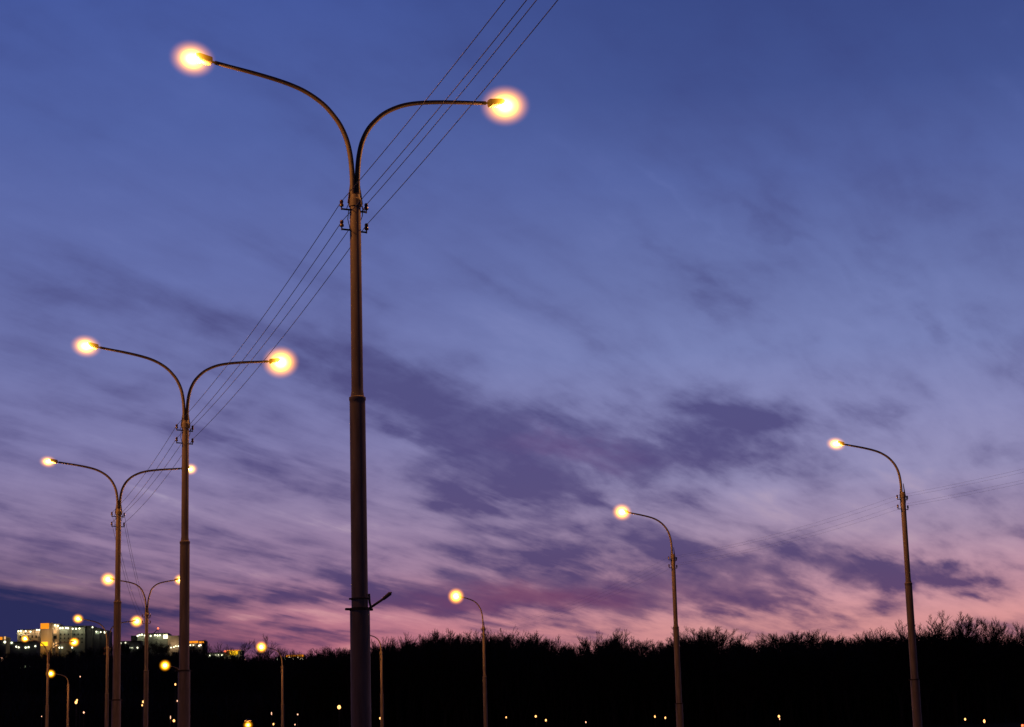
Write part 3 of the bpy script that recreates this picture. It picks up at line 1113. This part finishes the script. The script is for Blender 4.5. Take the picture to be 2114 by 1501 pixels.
b = thing('apartment_building', 'flat roofed block with two clusters of white floodlights and a beige end wall', 'building', (0, 0, 0), 0, BG)
px_wall(b, 'wall', 270, 1312, 283, 1352, Y0 + 2, 14, M['wall_dark'])
px_wall(b, 'wall', 283.2, 1308, 346, 1352, Y0, 16, M['wall_grey'])
px_wall(b, 'end_wall', 346.2, 1312, 369, 1352, Y0 - 1, 16, M['wall_beige'])
px_wall(b, 'roof', 283, 1306.4, 346, 1308, Y0 - 0.5, 17, M['roof'], 0)
floods(b, [(284, 1313), (288, 1311), (293, 1310), (299, 1312), (311, 1313), (320, 1311.5), (325, 1312), (330, 1311.5)], Y0, r=0.52)
px_panel(b, 'window', 337.5, 1310.5, 346, 1318, Y0, M['flood_warm'])
floods(b, [(353, 1337), (359, 1336), (363, 1334), (368, 1334)], Y0 - 1, r=0.4)
for x in (292, 326, 341):
    wash(b, x, 1313, Y0, 2600, COOL)
wash(b, 357, 1330, Y0 - 1, 5000, WARM, 5)
b = thing('roof_mast', 'slanting mast tipped with a small red lamp on the flat roofed block', 'mast', at_y(316, 1307, Y0 + 3), 0, BG)
tip, foot = at_y(326.5, 1300, Y0 + 3), at_y(316, 1308, Y0 + 3)
MB().tube([(0, 0, -0.6), tip - foot], [0.35, 0.2], 8).build('boom', M['iron'], b)
MB().tube([tip - foot, tip - foot + Vector((0, 0, -3.0))], 0.16, 8).build('post', M['iron'], b)
MB().ball(tip - foot + Vector((0, -0.3, 0.5)), 0.6, 2).build('lamp', M['red_lamp'], b)

b = thing('terrace_house', 'dark low house with white lamps between two nearer lamp poles', 'building', (0, 0, 0), 0, BG)
px_wall(b, 'wall', 247, 1324, 290, 1350, Y0 - 40, 10, M['wall_dark'])
px_wall(b, 'roof', 246, 1322.5, 291, 1324, Y0 - 41, 12, M['roof'], 0)
floods(b, [(259, 1327), (267, 1337.5), (273, 1338), (284, 1337), (249, 1328)], Y0 - 40, r=0.5)
px_panel(b, 'window', 266, 1336, 276, 1340, Y0 - 40, M['window_cool'])

b = thing('shop_building', 'low block with an orange fascia and three white lamps right of the second largest pole', 'building', (0, 0, 0), 0, BG)
px_wall(b, 'wall', 390, 1322, 423, 1352, Y0 - 10, 12, M['wall_dark'])
px_panel(b, 'fascia', 391, 1323, 409, 1328, Y0 - 10, M['orange'])
px_panel(b, 'fascia', 411, 1324, 421, 1328, Y0 - 10, M['orange'])
floods(b, [(393, 1332), (399, 1332), (411, 1333), (414, 1332)], Y0 - 10, 'flood_warm', 0.5)
wash(b, 400, 1330, Y0 - 10, 1200, WARM)
wash(b, 431, 1342, Y0 - 70, 5000, (1.0, 0.36, 0.05), 4)

b = thing('shop_building', 'low block with a bright yellow sign panel under an orange roof edge', 'building', (0, 0, 0), 0, BG)
px_wall(b, 'wall', 462, 1342, 500, 1368, Y0 - 30, 10, M['wall_grey'])
px_panel(b, 'fascia', 468, 1341.5, 496, 1343.8, Y0 - 30.2, M['orange'])
px_panel(b, 'sign_panel', 474.5, 1344.2, 491.5, 1352.5, Y0 - 30.3, M['yellow'])
MB().ball(at_y(464.5, 1345, Y0 - 32), 0.7, 2).build('lamp', M['red_lamp'], b)
wash(b, 484, 1355, Y0 - 30, 2500, (0.8, 0.8, 0.4), 4)
wash(b, 498, 1358, Y0 - 30, 2500, WARM, 4)

b = thing('terrace_house', 'long low dark terrace with a row of pale lamps left of the yellow sign', 'building', (0, 0, 0), 0, BG)
px_wall(b, 'wall', 424, 1348, 461, 1368, Y0 - 40, 10, M['wall_grey'], 8)
px_wall(b, 'roof', 423.5, 1346.6, 461, 1348, Y0 - 41, 11, M['roof'], 0)
floods(b, [(429, 1355), (433, 1353), (445, 1352.5), (452, 1352), (458.5, 1352.5)], Y0 - 40, r=0.5)
wash(b, 432, 1356, Y0 - 40, 900, COOL)
wash(b, 455, 1355, Y0 - 40, 900, COOL)

b = thing('shop_building', 'low block edged with orange lights above the leaning lamp pole', 'building', (0, 0, 0), 0, BG)
px_wall(b, 'wall', 588, 1351, 628, 1368, Y0 - 20, 10, M['wall_dark'], 8)
px_panel(b, 'fascia', 590, 1352, 611, 1356.5, Y0 - 20, M['orange'])
px_panel(b, 'fascia', 613, 1351.5, 627, 1356.5, Y0 - 20, M['orange'])
floods(b, [(598, 1357), (600.5, 1360), (607, 1360), (616, 1357), (620, 1360), (624, 1360.5)], Y0 - 20, 'flood_warm', 0.48)
b = thing('terrace_house', 'tiny dark house with two white lamps left of the orange edged block', 'building', (0, 0, 0), 0, BG)
px_wall(b, 'wall', 568, 1357, 586, 1370, Y0 - 30, 8, M['wall_dark'], 8)
px_wall(b, 'roof', 567, 1355.8, 587, 1357, Y0 - 31, 10, M['roof'], 0)
floods(b, [(581.5, 1360.5), (589, 1360.5), (573, 1362)], Y0 - 30, r=0.55)

# ------------------------------------------------------------------ small lamps on the dark slopes
def post_lamp(px, py, Y, r, label, m='bulb', group='small lamps scattered low in the dark', ell=1.5):
    p = at_y(px, py, Y)
    z0 = height(p.x, p.y)
    if p.z - z0 < 1.5:
        z0 = p.z - 2.5
    o = thing('post_lamp', label, 'lamp', (p.x, p.y, z0), 0, group)
    h = p.z - z0
    r *= 0.85
    MB().lathe([(0.07, 0), (0.05, 0.3), (0.035, h - r * ell)], seg=10).build('post', M['iron'], o)
    MB().ball((0, 0, h), (r, r, r * ell), 2).build('globe', M[m], o)
    return o


SM = [
    (157, 1450, 260, .19, 'yellow globe lamp just right of the faintest single lamp pole', 'bulb', 1.3),
    (159, 1445.5, 262, .12, 'tiny orange lamp directly above a yellow globe lamp', 'bulb', 1.3),
    (173, 1471, 250, .11, 'small dim lamp low between the faint single pole and the next pole', 'bulb_dim', 1.3),
    (295.5, 1449, 260, .13, 'small upright lamp over another, left of the V shaped double lamp', 'bulb', 1.5),
    (293.5, 1456, 262, .10, 'lower lamp of an upright pair left of the V shaped double lamp', 'bulb', 1.5),
    (362, 1413, 280, .13, 'small pinkish lamp left of the second largest pole under the yellow head', 'bulb', 1.5),
    (366, 1447, 280, .09, 'faint pink lamp touching the edge of the second largest pole', 'bulb_dim', 1.5),
    (506, 1362, 1245, .5, 'small orange lamp just right of the yellow sign', 'bulb_dim', 1.5),
    (519, 1366, 1245, .45, 'orange speck of a lamp under the round bare tree on its left', 'bulb_dim', 1.3),
    (531, 1368, 1240, .5, 'orange speck of a lamp straight below the lamp head in the round bare tree', 'bulb_dim', 1.4),
    (547, 1370, 1240, .45, 'orange speck of a lamp low under the round bare tree on its right', 'bulb_dim', 1.3),
    (558, 1362, 1240, .5, 'orange lamp left of the tiny dark house with white lamps', 'bulb_dim', 1.4),
    (643, 1361, 1240, .5, 'pale lamp just right of the orange edged block', 'bulb_dim', 1.2),
    (660, 1361.5, 1240, .45, 'last pale lamp of the hill before the largest pole', 'bulb_dim', 1.2),
    (3, 1361, 1150, 1.0, 'hazy orange lamp at the far left edge of the picture', 'bulb_dim', 1.3),
    (352, 1481, 240, .05, 'thin pale streak of a lamp beside an orange globe', 'bulb_dim', 5.0),
    (359, 1488, 240, .16, 'orange globe lamp at the foot of the second largest pole', 'bulb', 1.2),
    (165.5, 1397, 300, .07, 'pale speck of a lamp on the slope under the greenish block', 'bulb_dim', 1.8),
    (86, 1479, 250, .06, 'faint white speck of a lamp low at the far left', 'bulb_dim', 1.2),
    (700, 1460, 250, .26, 'round orange lamp alone left of the largest pole', 'bulb', 1.1),
    (564.5, 1495, 230, .10, 'small white lamp at the bottom edge left of the leaning pole', 'bulb', 1.5),
    (560.5, 1473, 240, .06, 'thin faint lamp above the white one left of the leaning pole', 'bulb_dim', 3.5),
    (614.5, 1475, 250, .09, 'faint speck of a lamp right of the leaning pole', 'bulb_dim', 1.2),
    (609, 1496, 250, .07, 'dim speck of a lamp on the bottom edge right of the leaning pole', 'bulb_dim', 1.6),
    (784.5, 1483, 250, .10, 'small white lamp just right of the largest pole', 'bulb', 1.7),
    (1045, 1481, 285, .10, 'faint small lamp right of the round headed single lamp pole', 'bulb', 1.5),
    (1106, 1479, 285, .16, 'brighter orange lamp of the pair midway below the wood', 'bulb', 1.15),
    (1127, 1487, 285, .14, 'lower white lamp of the pair midway below the wood', 'bulb', 1.4),
    (1209.5, 1491, 285, .09, 'faint lamp alone at the bottom left of the second single lamp', 'bulb_dim', 1.6),
    (1352, 1479.5, 285, .12, 'left one of two small lamps beside the second single lamp pole', 'bulb', 1.6),
    (1373.5, 1482, 285, .12, 'right one of two small lamps touching the second single lamp pole', 'bulb', 1.6),
    (1608, 1479, 285, .17, 'brightest small orange lamp between the two big single lamp poles', 'bulb', 1.3),
    (1609.5, 1484.5, 287, .09, 'small lamp hanging right below the brightest orange small lamp', 'bulb_dim', 1.5),
    (1992.5, 1485, 285, .14, 'white small lamp right of the largest single lamp pole', 'bulb', 1.5),
    (2032, 1489, 285, .17, 'orange small lamp near the bottom right corner', 'bulb', 1.7),
    (2111, 1498, 285, .22, 'red lamp in the bottom right corner', 'red_lamp', 1.0),
]
for (px, py, Y, r, lab, m_, ell) in SM:
    post_lamp(px, py, Y, r, lab, m_, ell=ell)

# the short park lamp whose bright bowl just shows over the bottom edge
p = at_y(512, 1497, 110)
o = thing('park_lamp', 'short park lamp with a dazzling bowl cut by the bottom edge', 'street lamp', (p.x, p.y, 0))
MB().lathe([(0.11, 0), (0.08, 0.4), (0.055, p.z - 0.3), (0.09, p.z - 0.28), (0.09, p.z - 0.22)], seg=16).build('post', M['pole'], o)
bo = link('bowl', BOWL_HALO, o)  # outer glow of this bowl is the painted-in halo
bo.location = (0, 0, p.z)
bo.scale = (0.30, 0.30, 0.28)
ld = bpy.data.lights.new('sodium_light', 'POINT')
ld.energy = 250
ld.color = (1.0, 0.365, 0.08)
ld.shadow_soft_size = 0.09
lo = link('sodium_light', ld, o)
lo.location = (0, 0, p.z)
MB().lathe([(0.2, p.z + 0.22), (0.12, p.z + 0.3), (0.02, p.z + 0.34)], seg=16).build('cap', M['iron'], o)
